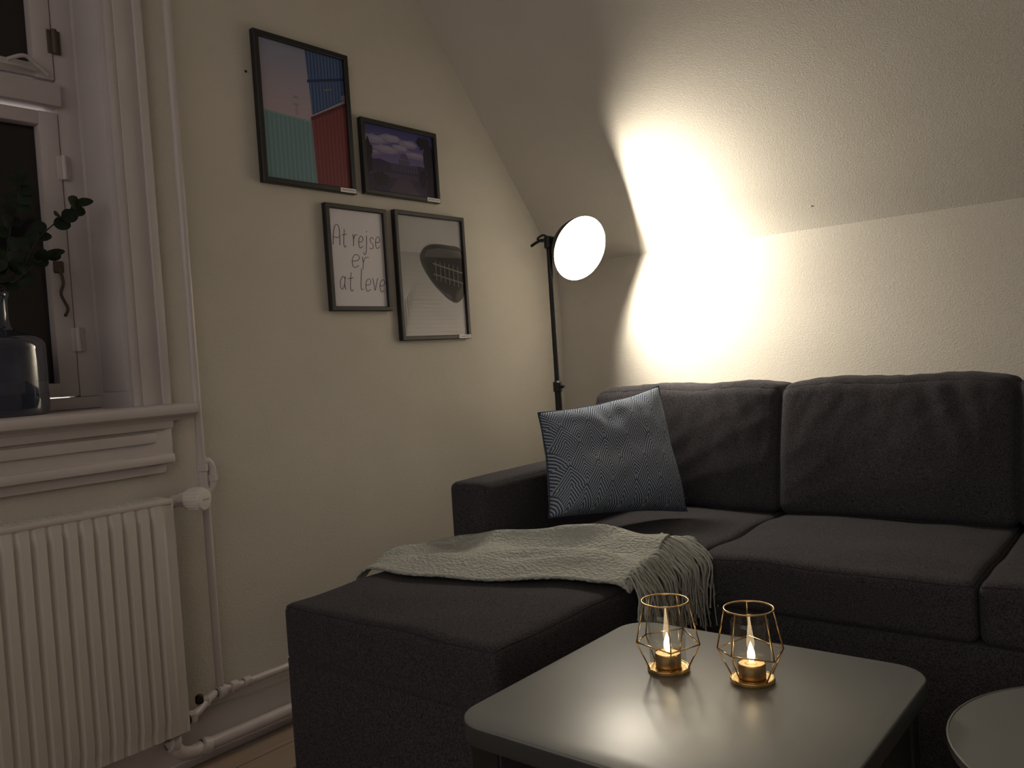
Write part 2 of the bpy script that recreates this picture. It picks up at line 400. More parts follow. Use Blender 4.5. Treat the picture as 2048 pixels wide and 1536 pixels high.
obj('floor_run', bm, M['paint'], pp, smooth=True)
lv = thing('lockshield_valve', 'worn dark radiator valve with peeling white paint near the floor', 'valve', (.06, -1.76, .15))
bm = bmesh.new()
tube(bm, smoothpath([(.085, -1.824, .15), (.075, -1.785, .152), (.05, -1.735, .165), (.03, -1.70, .168)], 5), .011, 12)
for p, r, h in (((.078, -1.795, .15), .017, .014), ((.05, -1.74, .163), .016, .012)): lathe(bm, [(.010, -h), (r, -h*.8), (r, h*.8), (.010, h)], p, 6, V((0, 0, 1)).rotation_difference(V((.4, 1, 0))))
obj('valve_body', bm, M['paint'], lv, smooth=True)
bm = bmesh.new(); lathe(bm, [(.009, 0), (.011, .004), (.010, .018), (.006, .022)], (.06, -1.76, .170), 10, None, True, True)
obj('valve_cap', bm, M['iron'], lv, smooth=True)
bm = bmesh.new(); lathe(bm, [(.012, -.014), (.0135, -.010), (.0135, .0), (.012, .004)], (.085, -1.808, .151), 8, V((0, 0, 1)).rotation_difference(V((0, 1, 0))), True, True)
obj('valve_nut', bm, M['iron'], lv, smooth=True)
bm = bmesh.new()
tube(bm, smoothpath([(.088, -1.86, .125), (.088, -1.84, .085), (.07, -1.80, .06), (.052, -1.74, .053), (.052, -1.6, .052)], 6)+[V((.052, -.05, .045))], .0165, 14)
for p in ((.088, -1.852, .11), (.055, -1.75, .054)): lathe(bm, [(.017, -.014), (.022, -.010), (.022, .010), (.017, .014)], p, 10, V((0, 0, 1)).rotation_difference(V((0, 1, -.3))))
tag(obj('return_pipe', bm, M['paint'], smooth=True), 'thicker white heating pipe running just above the floor along the baseboard', 'pipe')

# ------------------------------------------------------------------ pictures
def ellipse(cu, cv, ru, rv, n=20, jit=0, a0=0, a1=360):
    return [(cu+(ru*(1+random.uniform(-jit, jit)))*math.cos(math.radians(a0+(a1-a0)*i/n)), cv+(rv*(1+random.uniform(-jit, jit)))*math.sin(math.radians(a0+(a1-a0)*i/n))) for i in range(n)]
def lerp(a, b, s): return tuple(x+(y-x)*s for x, y in zip(a, b))
def picture(name, label, px, fw, polys, tagtxt=None, group='framed prints on the wall'):
    TL, TR, BR, BL = [onX(x, y, .022) for x, y in px]
    y0, y1 = (TL.y+BL.y)/2, (TR.y+BR.y)/2; z1, z0 = (TL.z+TR.z)/2, (BL.z+BR.z)/2
    r = thing(name, label, 'framed picture', (0, (y0+y1)/2, z0), group)
    bm = bmesh.new(); X0, X1 = .002, .022
    o_ = [(y0, z0), (y1, z0), (y1, z1), (y0, z1)]; i_ = [(y0+fw, z0+fw), (y1-fw, z0+fw), (y1-fw, z1-fw), (y0+fw, z1-fw)]
    L = lambda P, x: [(x, a, c) for a, c in P]
    ins = lambda P, d: [(P[0][0]+d, P[0][1]+d), (P[1][0]-d, P[1][1]+d), (P[2][0]-d, P[2][1]-d), (P[3][0]+d, P[3][1]-d)]
    fold(bm, [L(i_, X0), L(o_, X0), L(o_, X1-.002), L(ins(o_, .002), X1), L(ins(i_, -.002), X1), L(i_, X1-.002), L(i_, X0)], False, False)
    obj('frame', bm, M['blackwood'], r, smooth=30)
    bm = bmesh.new(); box(bm, X0, .006, y0+fw*.6, y1-fw*.6, z0+fw*.6, z1-fw*.6); obj('backing', bm, M['paper'], r)
    bm = bmesh.new(); mats = []; iy0, iy1, iz0, iz1 = y0+fw*.9, y1-fw*.9, z0+fw*.9, z1-fw*.9
    P = lambda u, v, k: (.0115+k*.00002, iy0+(iy1-iy0)*min(1, max(0, u)), iz0+(iz1-iz0)*min(1, max(0, v)))
    for k, (pl_, c) in enumerate(polys):
        mt_ = cmat(c)
        if mt_ not in mats: mats.append(mt_)
        try:
            vs = []
            for u, v in pl_:
                w = bm.verts.new(P(u, v, k)); vs.append(w)
            f = bm.faces.new(vs); f.material_index = mats.index(mt_)
        except ValueError: pass
    for f in bm.faces:
        f.normal_update()
        if f.normal.x < 0: f.normal_flip()
    obj('print', bm, mats, r, recalc=False)
    if tagtxt:
        tw, th = .062, .0130
        bm = bmesh.new(); a = y1-.004-tw; zz = z0+.0018; box(bm, X1-.0005, X1+.0008, a, a+tw, zz, zz+th); t_ = obj('name_tag', bm, M['label'], r)
        bm = bmesh.new(); text_bm(bm, tagtxt, (X1+.0011, a+.005, zz+.0045), V((0, 1, 0)), ZZ, .0068, tw-.010); obj('lettering', bm, M['ink'], t_)
    return r, (iy0, iy1, iz0, iz1)
# 1: stacked shipping containers
P1 = []
for i in range(24): P1.append(([(0, 1-(i+1)/24), (1, 1-(i+1)/24), (1, 1-i/24), (0, 1-i/24)], lerp((.27, .29, .40), (.46, .37, .41), i/14 if i < 14 else 1)))
P1 += [([(.38, .49), (.41, .49), (.405, .57), (.385, .57)], (.33, .30, .36)), ([(.35, .565), (.435, .565), (.425, .578), (.36, .578)], (.28, .27, .34)), ([(.36, .578), (.425, .578), (.42, .615), (.368, .615)], (.38, .34, .41)), ([(.355, .615), (.435, .615), (.41, .636), (.378, .636)], (.28, .27, .34))]
P1.append(([(.54, 1), (1, 1), (1, .69), (.58, .52)], (.05, .085, .20)))
for i in range(11):
    u = .57+i*.04; P1.append(([(u, 1), (u+.016, 1), (u+.018, .53+(u-.58)*.40+.01), (u+.004, .53+(u-.58)*.40)], (.10, .16, .31)))
P1.append(([(.54, .775), (1, .86), (1, .84), (.54, .755)], (.03, .045, .12)))
P1.append(([(.74, .735), (.84, .755), (.84, .742), (.74, .722)], (.20, .18, .14)))
P1.append(([(0, .48), (.56, .46), (.58, 0), (0, 0)], (.15, .26, .30)))
for i in range(11):
    u = .02+i*.05; P1.append(([(u, .478), (u+.022, .477), (u+.022, 0), (u, 0)], (.19, .31, .35)))
P1.append(([(0, .49), (.56, .47), (.56, .458), (0, .476)], (.22, .33, .36)))
P1.append(([(.565, .47), (1, .64), (1, 0), (.585, 0)], (.22, .06, .07)))
for i in range(9):
    u = .60+i*.045; P1.append(([(u, .475+(u-.56)*.38), (u+.018, .48+(u-.56)*.38), (u+.02, 0), (u, 0)], (.165, .045, .05)))
P1.append(([(.555, .50), (1, .67), (1, .64), (.56, .47)], (.11, .03, .035))); P1.append(([(.95, .715), (1, .73), (1, .69), (.95, .68)], (.30, .25, .28)))
picture('framed_picture', 'largest black framed print, blue teal and red shipping containers', [(508, 57), (697, 110), (713, 388), (527, 363)], .0165, P1, 'REFFEN STREETFOOD')
# 2: purple dusk garden building
P2 = []
for i in range(20): P2.append(([(0, 1-(i+1)/20), (1, 1-(i+1)/20), (1, 1-i/20), (0, 1-i/20)], lerp((.055, .055, .20), (.16, .13, .29), min(1, i/11))))
for cu, cv, ru, rv, c in ((.15, .78, .16, .06, (.22, .21, .34)), (.38, .84, .14, .05, (.25, .24, .36)), (.62, .80, .12, .05, (.23, .22, .35)), (.30, .66, .20, .05, (.25, .22, .34)), (.7, .64, .2, .045, (.21, .18, .31)), (.5, .72, .1, .04, (.27, .25, .38)), (.1, .58, .12, .035, (.19, .16, .28))):
    P2.append((ellipse(cu, cv, ru*1.2, rv*1.3, 22, .2), lerp(c, (.11, .10, .24), .5))); P2.append((ellipse(cu, cv, ru, rv, 22, .22), c)); P2.append((ellipse(cu+.02, cv+.015, ru*.6, rv*.5, 16, .2), lerp(c, (.34, .32, .44), .5)))
P2.append(([(0, .46), (.2, .50), (.4, .45), (.6, .47), (.8, .49), (1, .44), (1, 0), (0, 0)], (.035, .025, .07)))
P2 += [([(.36, .36), (.74, .36), (.74, .47), (.36, .47)], (.07, .06, .13)), ([(.47, .47), (.63, .47), (.63, .54), (.47, .54)], (.085, .07, .15)), (ellipse(.55, .54, .065, .11, 16, 0, 0, 180), (.09, .075, .155)), ([(.545, .63), (.555, .63), (.55, .70)], (.07, .06, .13))]
for i in range(9): P2.append(([(.375+i*.04, .37), (.395+i*.04, .37), (.395+i*.04, .45), (.375+i*.04, .45)], (.04, .03, .085)))
P2.append(([(.0, .30), (1, .33), (1, .26), (0, .24)], (.055, .04, .10)))
P2.append(([(.3, .0), (.75, .0), (.62, .26), (.45, .26)], (.06, .04, .085)))
for cu, cv, ru, rv in ((.93, .62, .10, .28), (.86, .86, .10, .10), (.04, .52, .07, .30), (.98, .2, .1, .3), (.2, .2, .12, .1), (.82, .3, .06, .14)): P2.append((ellipse(cu, cv, ru, rv, 26, .3), (.018, .014, .028)))
picture('framed_picture', 'landscape black framed photo of a domed building under purple clouds', [(722, 233), (874, 267), (881, 409), (732, 383)], .0145, P2, 'BOTANISK HAVE')
# 3: hand lettered poster
P3 = [([(0, 0), (1, 0), (1, 1), (0, 1)], (.70, .67, .73))]
r3, (a0, a1, b0, b1) = picture('framed_picture', 'smallest black framed poster hand lettered At rejse er at leve', [(650, 403), (772, 420), (787, 623), (667, 620)], .0145, P3)
LT = {'A': (.8, [[(0, 0), (.02, .8), (.15, 1.5), (.38, 1.7), (.60, 1.5), (.70, .8), (.74, 0)], [(.0, .68), (.36, .62), (.74, .72)]]),
 't': (.55, [[(.27, 1.5), (.23, .9), (.22, .3), (.34, 0), (.52, .12)], [(0, 1.0), (.25, 1.03), (.5, 1.1)]]),
 'r': (.5, [[(0, 1), (.08, .5), (.08, 0)], [(.08, .55), (.22, .93), (.46, .98)]]),
 'e': (.6, [[(.05, .5), (.3, .52), (.52, .68), (.46, .95), (.26, 1.02), (.06, .75), (.04, .35), (.2, 0), (.52, .16)]]),
 'j': (.42, [[(.22, 1), (.24, .3), (.2, -.4), (.04, -.65), (-.14, -.45)], [(.22, 1.32), (.23, 1.40)]]),
 's': (.58, [[(.48, .88), (.28, 1.03), (.07, .82), (.2, .56), (.44, .36), (.36, .04), (.02, .08)]]),
 'l': (.36, [[(.06, 1.7), (.03, .9), (.04, .25), (.13, 0), (.30, .06)]]),
 'v': (.6, [[(0, 1), (.14, .5), (.26, .0), (.38, .45), (.52, 1)]]),
 'a': (.68, [[(.5, .85), (.28, 1.02), (.06, .65), (.08, .2), (.25, .0), (.44, .3), (.5, .7)], [(.52, 1), (.48, .3), (.62, 0)]]), ' ': (.45, [])}
bm = bmesh.new(); W, H = a1-a0, b1-b0
for txt, u0, u1, vb, hx in (('At rejse', .06, .93, .62, .122), ('er', .36, .68, .40, .132), ('at leve', .12, .97, .17, .128)):
    tot = sum(LT[c][0] for c in txt)+.12*(len(txt)-1); sc = (u1-u0)*W/tot; x = 0
    for qi, ch in enumerate(txt):
        w, st = LT[ch]; jy = (.07, -.06, .02, .08, -.04, .06, -.07, .03)[qi % 8]
        for s in st:
            pts = [V((.0118, a0+u0*W+(x+px_+.10*py_)*sc, b0+vb*H+(py_+jy)*hx*H)) for px_, py_ in s]
            tube(bm, smoothpath(pts, 5), .0009, 6)
        x += w+.12
obj('lettering', bm, M['ink'], r3, smooth=180)
# 4: black and white pier
P4 = []
for i in range(30):
    s = i/29; c = lerp((.38, .37, .38), (.44, .43, .44), s) if i < 9 else lerp((.30, .30, .30), (.60, .58, .59), (i-9)/20)
    P4.append(([(0, 1-(i+1)/30), (1, 1-(i+1)/30), (1, 1-i/30), (0, 1-i/30)], c))
for i in range(90):
    v = .70-random.random()**1.3*.6; u = random.random(); w = random.uniform(.04, .14); k = .30+.30*(.7-v)/.7; P4.append(([(u, v), (u+w, v+.002), (u+w*.6, v+.006), (u-.01, v+.004)], random.choice(((k-.03,)*3, (k+.03,)*3, (k,)*3))))
for i in range(15):
    v = i*.034; k = v/.5; P4.append(([(.03+.24*k, v), (1-.66*k, v), (1-.66*k, v+.003), (.03+.245*k, v+.003)], (.51-.14*k,)*3))
for i in range(7):
    k = i/7; u = .02+.25*k; v = .02+.46*k; h = .20*(1-k)+.03; P4.append(([(u, v), (u+.008*(1-k)+.004, v), (u+.008*(1-k)+.004, v+h), (u, v+h)], (.38,)*3))
    if i < 6:
        k2 = (i+1)/7; u2 = .02+.25*k2; v2 = .02+.46*k2; h2 = .20*(1-k2)+.03
        P4.append(([(u, v+h*.95), (u2, v2+h2*.95), (u2, v2+h2*.92), (u, v+h*.92)], (.40,)*3))
bl = [V((x, y, 0)) for x, y in ((.33, .63), (.36, .72), (.50, .775), (.75, .78), (.97, .755), (1.0, .60), (1.0, .42), (.96, .33), (.84, .285), (.66, .35), (.46, .48))]
P4.append(([(p.x, p.y) for p in smoothpath(bl, 6, True)], (.010, .0095, .010)))
P4.append(([(.39, .69), (.43, .725), (.60, .75), (.97, .735), (1.0, .675), (.38, .665)], (.075,)*3))
for i in range(46):
    u = random.uniform(.44, .9); v = random.uniform(.45, .66); P4.append(([(u, v), (u+.05, v+.002), (u+.03, v+.005)], (.045,)*3))
for i in range(6): u = .54+i*.07; P4.append(([(u, .47-.01*i), (u+.012, .47-.01*i), (u+.012, .64-.008*i), (u, .64-.008*i)], (.17,)*3))
P4.append(([(.5, .62), (.98, .55), (.98, .538), (.5, .608)], (.20,)*3)); P4.append(([(.5, .53), (.98, .46), (.98, .448), (.5, .518)], (.17,)*3))
picture('framed_picture', 'black framed grey sea pier print with a dark rounded blob', [(790, 418), (929, 436), (943, 678), (806, 680)], .0145, P4, 'AMAGER STRAND')
# little nail and hole
p = onX(491, 143, 0); bm = bmesh.new(); lathe(bm, [(.002, -.001), (.004, .002), (.003, .004)], p, 10, V((0, 0, 1)).rotation_difference(V((1, 0, 0))), True, True)
tag(obj('nail', bm, M['iron'], smooth=True), 'tiny nail in the wall left of the container print', 'nail')
sn = V((0, -MS, -1)).normalized(); d = ray(1622, 412); s_ = (V((0, 0, ZF))-CAM).dot(sn)/d.dot(sn); p = CAM+d*s_
bm = bmesh.new(); lathe(bm, [(.002, -.001), (.0035, .0015), (.002, .003)], p, 10, V((0, 0, 1)).rotation_difference(sn), True, True)
tag(obj('nail', bm, M['paint'], smooth=True), 'small painted nail in the sloping wall above the sofa', 'nail')

# ------------------------------------------------------------------ sofa
ZS = .465
XA, XB, X1s, X2s, X3s, X4s = .395, .555, 1.05, 1.69, 2.33, 2.46
YFc, YA, YF = -1.725, -1.17, -.93
sf = thing('corner_sofa', 'charcoal grey fabric corner sofa with a chaise and loose back cushions', 'sofa', ((XA+X4s)/2, -.8, 0))
def wr(amp, sc=7): 
    def f(p, t): p = p.copy(); p.z += amp*noise.noise(p*sc)*max(0, t[2]); return p
    return f
bm = bmesh.new(); box(bm, XA+.004, X1s-.003, YFc+.004, -.06, .05, .337, .004); box(bm, X1s-.02, X4s, YF+.004, -.06, .05, .337, .004)
obj('base', bm, M['fabric'], sf, smooth=True)
cushion('chaise_cushion', (XA, X1s, YFc, YA+.02, .325, ZS), .022, M['fabric'], sf, 30, (.001, .001, .012), wr(.006), 'top')
cushion('seat_cushion', (XB, X1s-.001, YA+.02, -.2, .335, ZS), .024, M['fabric'], sf, 24, (0, 0, .010), wr(.006))
cushion('seat_cushion', (X1s+.001, X2s-.001, YF, -.2, .335, ZS+.002), .024, M['fabric'], sf, 30, (.001, .004, .012), wr(.008), 'top')
cushion('seat_cushion', (X2s+.001, X3s-.001, YF, -.2, .335, ZS+.002), .024, M['fabric'], sf, 30, (.001, .004, .012), wr(.008), 'top')
cushion('armrest', (XA+.025, XB, YA, -.39, .30, .6625), .02, M['fabric'], sf, 20, (.004, .004, .006), None)
cushion('armrest', (X3s, X4s, YF-.02, -.06, .05, .6625), .02, M['fabric'], sf, 20, (.004, .004, .006), None)
bm = bmesh.new(); box(bm, XA+.02, X3s, -.15, -.055, .30, .70, .025, 4); obj('back_frame', bm, M['fabric'], sf, smooth=True)
def backfn(z0, z1, seed):
    def f(p, t):
        p = p.copy(); k = (p.z-z0)/(z1-z0)
        if t[1] < .5:
            a = max(0, k); env = (1-abs(t[0])**8)
            w1 = 1-abs(noise.noise(V((p.x*13+p.z*5+seed, p.z*2.5, 4))))*2
            w2 = 1-abs(noise.noise(V((p.x*6-p.z*7+seed, p.z*5, 7))))*2
            w3 = 1-abs(noise.noise(V((p.x*24-p.z*8+seed, p.z*6, 11))))*2
            p.y += (-.012*noise.noise(V((p.x*4+seed, p.z*3, 1)))-.0060*w1*a**1.3-.0060*w2*(.3+.7*a)-.0030*w3*a)*env
        p.y += .085*k + (.0 if t[1] > 0 else -.010*math.sin(math.pi*min(1, max(0, k))))
        p.z += (.010*noise.noise(V((p.x*6+seed, 0, 3)))+.004*noise.noise(V((p.x*25+seed, p.y*20, 3))))*max(0, t[2]) - .007*max(0, t[2])*abs(t[0])**6
        return p
    return f
for i, (a, c) in enumerate(((.345, X1s+.003), (X1s-.009, X2s+.002), (X2s-.006, X3s))):
    z1 = .866+(.003 if i else 0)
    cushion('back_cushion', (a, c, -.385, -.215, ZS+.004, z1), .036, M['fabric'], sf, 64, (.004, .018, .007), backfn(ZS, z1, i*11.3), 'front')
for x, y in ((XA+.06, YFc+.07), (X1s-.06, YFc+.07), (X4s-.06, YF+.07), (XA+.06, -.12), (X4s-.06, -.12), (1.3, YF+.08)):
    bm = bmesh.new(); lathe(bm, [(.018, 0), (.024, .05), (.024, .06)], (x, y, 0), 16, None, True, True); obj('leg', bm, M['black'], sf, smooth=True)

# ------------------------------------------------------------------ patterned cushion
BL = onX(1098, 1036, .655); BR = onX(1374, 1022, .83); TL = onX(1076, 826, .53); TR = onX(1317, 772, .70)
nrm = (BR-BL).cross(TL-BL).normalized()
if nrm.dot(CAM-BL) < 0: nrm = -nrm
bm = bmesh.new(); uvl = bm.loops.layers.uv.new('UVMap'); n = 40; G = {}
def pedge(a, c, i_):
    w = .006*noise.noise(V((a*3+i_, c*3, 5)))
    sag = -.020*(1-a*a)*max(0, c)**2
    return .5+.5*a*(1-.055*(1-c*c))+w*(1-a*a*c*c), .5+.5*c*(1-.055*(1-a*a))+w*(1-a*a*c*c)+sag
for side in (1, -1):
    for i in range(n+1):
        for j in range(n+1):
            if side == -1 and (i in (0, n) or j in (0, n)): G[side, i, j] = G[1, i, j]; continue
            u, v = i/n, j/n; a, c = 2*u-1, 2*v-1
            uu_, vv_ = pedge(a, c, 0)
            p = BL.lerp(BR, uu_).lerp(TL.lerp(TR, uu_), vv_)
            th = .080*((1-a**4)*(1-c**4))**.60*(1-.25*c)
            th += .009*noise.noise(V((u*5, v*5, side)))*(1-a**6)*(1-c**6)+.007*noise.noise(V((u*14, v*6, side+3)))*(1-a**6)*(1-c**6)
            G[side, i, j] = bm.verts.new(p+nrm*side*th*.9)
for side in (1, -1):
    for i in range(n):
        for j in range(n):
            ks = [(i, j), (i+1, j), (i+1, j+1), (i, j+1)]
            f = bm.faces.new([G[side, *k] for k in ks])
            for l, k in zip(f.loops, ks): l[uvl].uv = (k[0]/n, k[1]/n)
pl_ = obj('throw_pillow', bm, M['pillow'], smooth=180)
tag(pl_, 'navy throw pillow with fine white fan lines leaning on the sofa armrest', 'pillow')
bm = bmesh.new(); edge = [(0, j) for j in range(n+1)]+[(i, n) for i in range(1, n+1)]+[(n, j) for j in range(n-1, -1, -1)]+[(i, 0) for i in range(n-1, 0, -1)]
pts = []
for i, j in edge:
    a, c = 2*i/n-1, 2*j/n-1; uu_, vv_ = pedge(a, c, 0); pts.append(BL.lerp(BR, uu_).lerp(TL.lerp(TR, uu_), vv_))
tube(bm, pts, .0026, 6, closed=True); obj('seam', bm, M['navy'], pl_, smooth=180)
bm = bmesh.new(); q0 = BL.lerp(BR, .99).lerp(TR, .06); box(bm, q0.x-.001, q0.x+.012, q0.y-.002, q0.y+.002, q0.z, q0.z+.018); obj('care_tag', bm, M['ink'], pl_)

# ------------------------------------------------------------------ knitted blanket
ZT = ZS+.013
c00, c10, c11, c01 = V((.350, -1.51)), V((1.080, -1.305)), V((.99, -.88)), V((.45, -1.21))
def blk(s, tt):
    p = c00.lerp(c10, s).lerp(c01.lerp(c11, s), tt)
    x, y = p.x, p.y
    y += (.022*math.sin(s*8+1)+.010*math.sin(s*19))*(1-tt)+.03*math.sin(s*5)*tt
    env = min(1, tt*5)*min(1, (1-tt)*5)
    rise = .3+math.sin(math.pi*s)
    h = .006+env*(.014+.046*math.exp(-((tt-.80-.1*math.sin(s*4))/.15)**2)*rise+.022*math.exp(-((tt-.52+.26*s)/.11)**2)*(.4+s*.6)+.014*math.exp(-((tt-.20-.22*s)/.09)**2)*math.sin(math.pi*min(1, s*1.1))+.022*noise.noise(V((s*3.4, tt*3.8, 2)))+.005*noise.noise(V((s*9, tt*8, 5))))
    z = ZT+h
    r = .035
    xe = X1s-.012
    if x > xe:
        e = x-xe; a = min(e/r, math.pi/2); x = xe+(r+h*.5)*math.sin(a); z = ZT+h-r*(1-math.cos(a))*1-max(0, e-r*math.pi/2)
    xl = XA+.02
    if x < xl:
        e = xl-x; a = min(e/r, math.pi/2); x = xl-(r+.01)*math.sin(a); z = ZT+h-r*(1-math.cos(a))-max(0, e-r*math.pi/2)
    return V((x, y, z))
bm = bmesh.new(); NS, NT = 130, 90; g = [[bm.verts.new(blk(i/NS, j/NT)) for j in range(NT+1)] for i in range(NS+1)]
for i in range(NS):
    for j in range(NT): bm.faces.new((g[i][j], g[i+1][j], g[i+1][j+1], g[i][j+1]))
bk = thing('throw_blanket', 'light grey knitted throw blanket with fringe lying across the chaise', 'blanket', (.75, -1.25, ZT))
o = obj('knit', bm, M['blanket'], bk, smooth=180)
md = o.modifiers.new('thick', 'SOLIDIFY'); md.thickness = .007; md.offset = 1
bm = bmesh.new()
for i in range(160):
    tt = .03+.97*(i+.5)/160; p = blk(1, tt); L = random.uniform(.05, .16)*(.7+.45*tt)+.02; w = random.uniform(-.05, .05)
    out = random.uniform(.0, .030); ex = max(p.x, X1s+.010)
    pts = [p+V((-.02, 0, .008)), V(((p.x+ex)/2, p.y+w*.2, ZT+.012+random.uniform(0, .020))), V((ex+.008+out, p.y+w*.5, ZT-.02)), V((ex+.010+out, p.y+w*.9, ZT-L*.6+random.uniform(-.01, .01))), V((ex+.008+out+random.uniform(0, .010), p.y+w*1.2+random.uniform(-.02, .02), ZT-L))]
    sp_ = smoothpath(pts, 4); tube(bm, sp_, [.0023]*(len(sp_)-4)+[.0018]*3+[.0030], 5)
for i in range(70):   # fringe swept back on top
    s = .68+.32*i/70; p = blk(s, .96); p.z = max(p.z, ZT)
    dx, dy = random.uniform(.0, .06), random.uniform(.0, .08)
    pts = [p+V((0, -.02, .010)), p+V((dx*.5, dy*.5, .014)), p+V((dx, dy, random.uniform(.0, .006)))]
    tube(bm, smoothpath(pts, 4), .0025, 5)
obj('fringe', bm, M['fringe'], bk, smooth=180)

# ------------------------------------------------------------------ floor lamp
Lc = V((.362, -.357, 1.375)); ln_ = V((1, -.259, -.431)).normalized(); ql = V((0, 0, 1)).rotation_difference(ln_)
PX, PYl = .256, -.40
fl = thing('floor_lamp', 'black floor lamp with a round lit head in the corner', 'floor lamp', (PX, PYl, 0))
bm = bmesh.new(); lathe(bm, [(.12, 0), (.12, .012), (.114, .018), (.02, .022), (.016, .04)], (PX, PYl, 0), 40, None, True, True); obj('base', bm, M['black'], fl, smooth=True)
bm = bmesh.new(); tube(bm, [(PX, PYl, .02), (PX, PYl, .88)], .0125, 16); tube(bm, [(PX, PYl, .87), (PX, PYl, 1.42)], .0095, 16); obj('pole', bm, M['black'], fl, smooth=True)
bm = bmesh.new(); lathe(bm, [(.012, -.02), (.0165, -.016), (.0165, .016), (.010, .022)], (PX, PYl, .885), 20); tube(bm, [(PX, PYl, .885), (PX+.028, PYl+.004, .885)], .006, 10); obj('height_clamp', bm, M['black'], fl, smooth=True)
bm = bmesh.new()
back = Lc-ln_*.075
tube(bm, smoothpath([back+ln_*.01, back-ln_*.015, V((PX+.01, PYl+.005, 1.418)), V((PX, PYl, 1.405))], 5), .011, 12)
lathe(bm, [(.012, -.02), (.017, -.015), (.017, .02), (.012, .025)], (PX, PYl, 1.405), 16, None, True, True)
tube(bm, smoothpath([V((PX, PYl, 1.415)), V((PX-.03, PYl-.01, 1.418)), V((PX-.065, PYl-.02, 1.402))], 5), .0055, 10)
tube(bm, smoothpath([V((PX-.02, PYl-.006, 1.413)), V((PX-.04, PYl-.012, 1.425)), V((PX-.02, PYl-.004, 1.437)), V((PX, PYl, 1.425))], 5), .004, 8)
obj('swivel_joint', bm, M['black'], fl, smooth=True)
bm = bmesh.new()
lathe(bm, [(.012, -.082), (.030, -.080), (.062, -.070), (.092, -.048), (.109, -.022), (.1160, .0), (.1160, .0010), (.1150, .0010), (.1145, -.004), (.107, -.022), (.09, -.046), (.06, -.067), (.02, -.077)], Lc, 56, ql, True, True)
sh = obj('lamp_shade', bm, M['black'], fl, smooth=50)
bm = bmesh.new(); lathe(bm, [(.1164, .0012), (.105, .0016), (.08, .0018), (.04, .0020), (.005, .0020)], Lc, 56, ql, False, True)
obj('diffuser', bm, M['lampface'], sh, smooth=180)
# two spots added at the lamp head to shape ovals on slope and wall
lpos = Lc+ln_*.0034
for tgt, ang, en in ((V((.58, -.15, 1.58)), 106, 56), (V((.62, 0, 1.14)), 100, 88)):
    ld = bpy.data.lights.new('added_spot', 'SPOT'); ld.energy = en; ld.color = (1, .89, .72); ld.shadow_soft_size = .024
    ld.spot_size = math.radians(ang); ld.spot_blend = 1.0
    lo = bpy.data.objects.new('added_spot', ld); COL.objects.link(lo)
    lo.location = lpos-rootloc(sh); lo.parent = sh
    aim = (tgt-lpos).normalized(); lo.rotation_euler = aim.to_track_quat('-Z', 'Y').to_euler()

# ------------------------------------------------------------------ coffee table
TX0, TX1, TY0, TY1, TZ = 1.15, 1.718, -1.955, -1.40, .45
ct = thing('coffee_table', 'square dark grey lacquered coffee table with rounded corners', 'coffee table', ((TX0+TX1)/2, (TY0+TY1)/2, 0))
bm = bmesh.new()
def rl(d, z, r=.062): return [(x, y, z) for x, y in rr_outline(TX0+d, TX1-d, TY0+d, TY1-d, r-d, 10)]
fold(bm, [rl(.005, TZ), rl(.002, TZ-.001), rl(.0005, TZ-.003), rl(0, TZ-.006), rl(0, TZ-.030), rl(.001, TZ-.032), rl(.003, TZ-.032), rl(.004, TZ-.010)], mi=[0, 0, 1, 1, 1, 1, 1])
obj('table_top', bm, [M['table'], M['tableedge']], ct, smooth=30)
for sx, cx in ((1, TX0), (-1, TX1)):
    for sy, cy in ((1, TY0), (-1, TY1)):
        bm = bmesh.new()
        A = [(.005, .055), (.006, .03), (.013, .013), (.03, .006), (.055, .005)]
        I = [(.010, .055), (.011, .032), (.017, .017), (.032, .011), (.055, .010)]
        A = [(a+.012, b_+.012) for a, b_ in A]; I = [(a+.012, b_+.012) for a, b_ in I]
        def ring(k, z):
            return [(cx+sx*(a if a < .03 else .03+(a-.03)*k), cy+sy*(b_ if b_ < .03 else .03+(b_-.03)*k), z) for a, b_ in A+I[::-1]]
        fold(bm, [ring(1.5, TZ-.012), ring(1.3, .25), ring(.7, .0)])
        obj('leg', bm, M['tabledark'], ct, smooth=True)
# round side table
rtb = thing('side_table', 'round dark side table with a thin pale edge beside the coffee table', 'side table', (2.003, -1.46, 0))
bm = bmesh.new(); c_ = (2.003, -1.46, .40)
lathe(bm, [(.0001, -.014), (.243, -.014), (.249, -.014), (.252, -.010), (.252, .0), (.249, .002), (.0001, .002)], c_, 72)
obj('table_top', bm, M['table'], rtb, smooth=30)
bm = bmesh.new(); lathe(bm, [(.2490, .0018), (.2500, .0032), (.2525, .0028), (.2532, -.001)], c_, 72); obj('rim', bm, M['rim'], rtb, smooth=True)
for k in range(3):
    a = math.radians(90+120*k); bm = bmesh.new()
    tube(bm, [(2.003+.15*math.cos(a), -1.46+.15*math.sin(a), .387), (2.003+.2*math.cos(a), -1.46+.2*math.sin(a), .008)], [.013, .009], 14); obj('leg', bm, M['tabledark'], rtb, smooth=True)

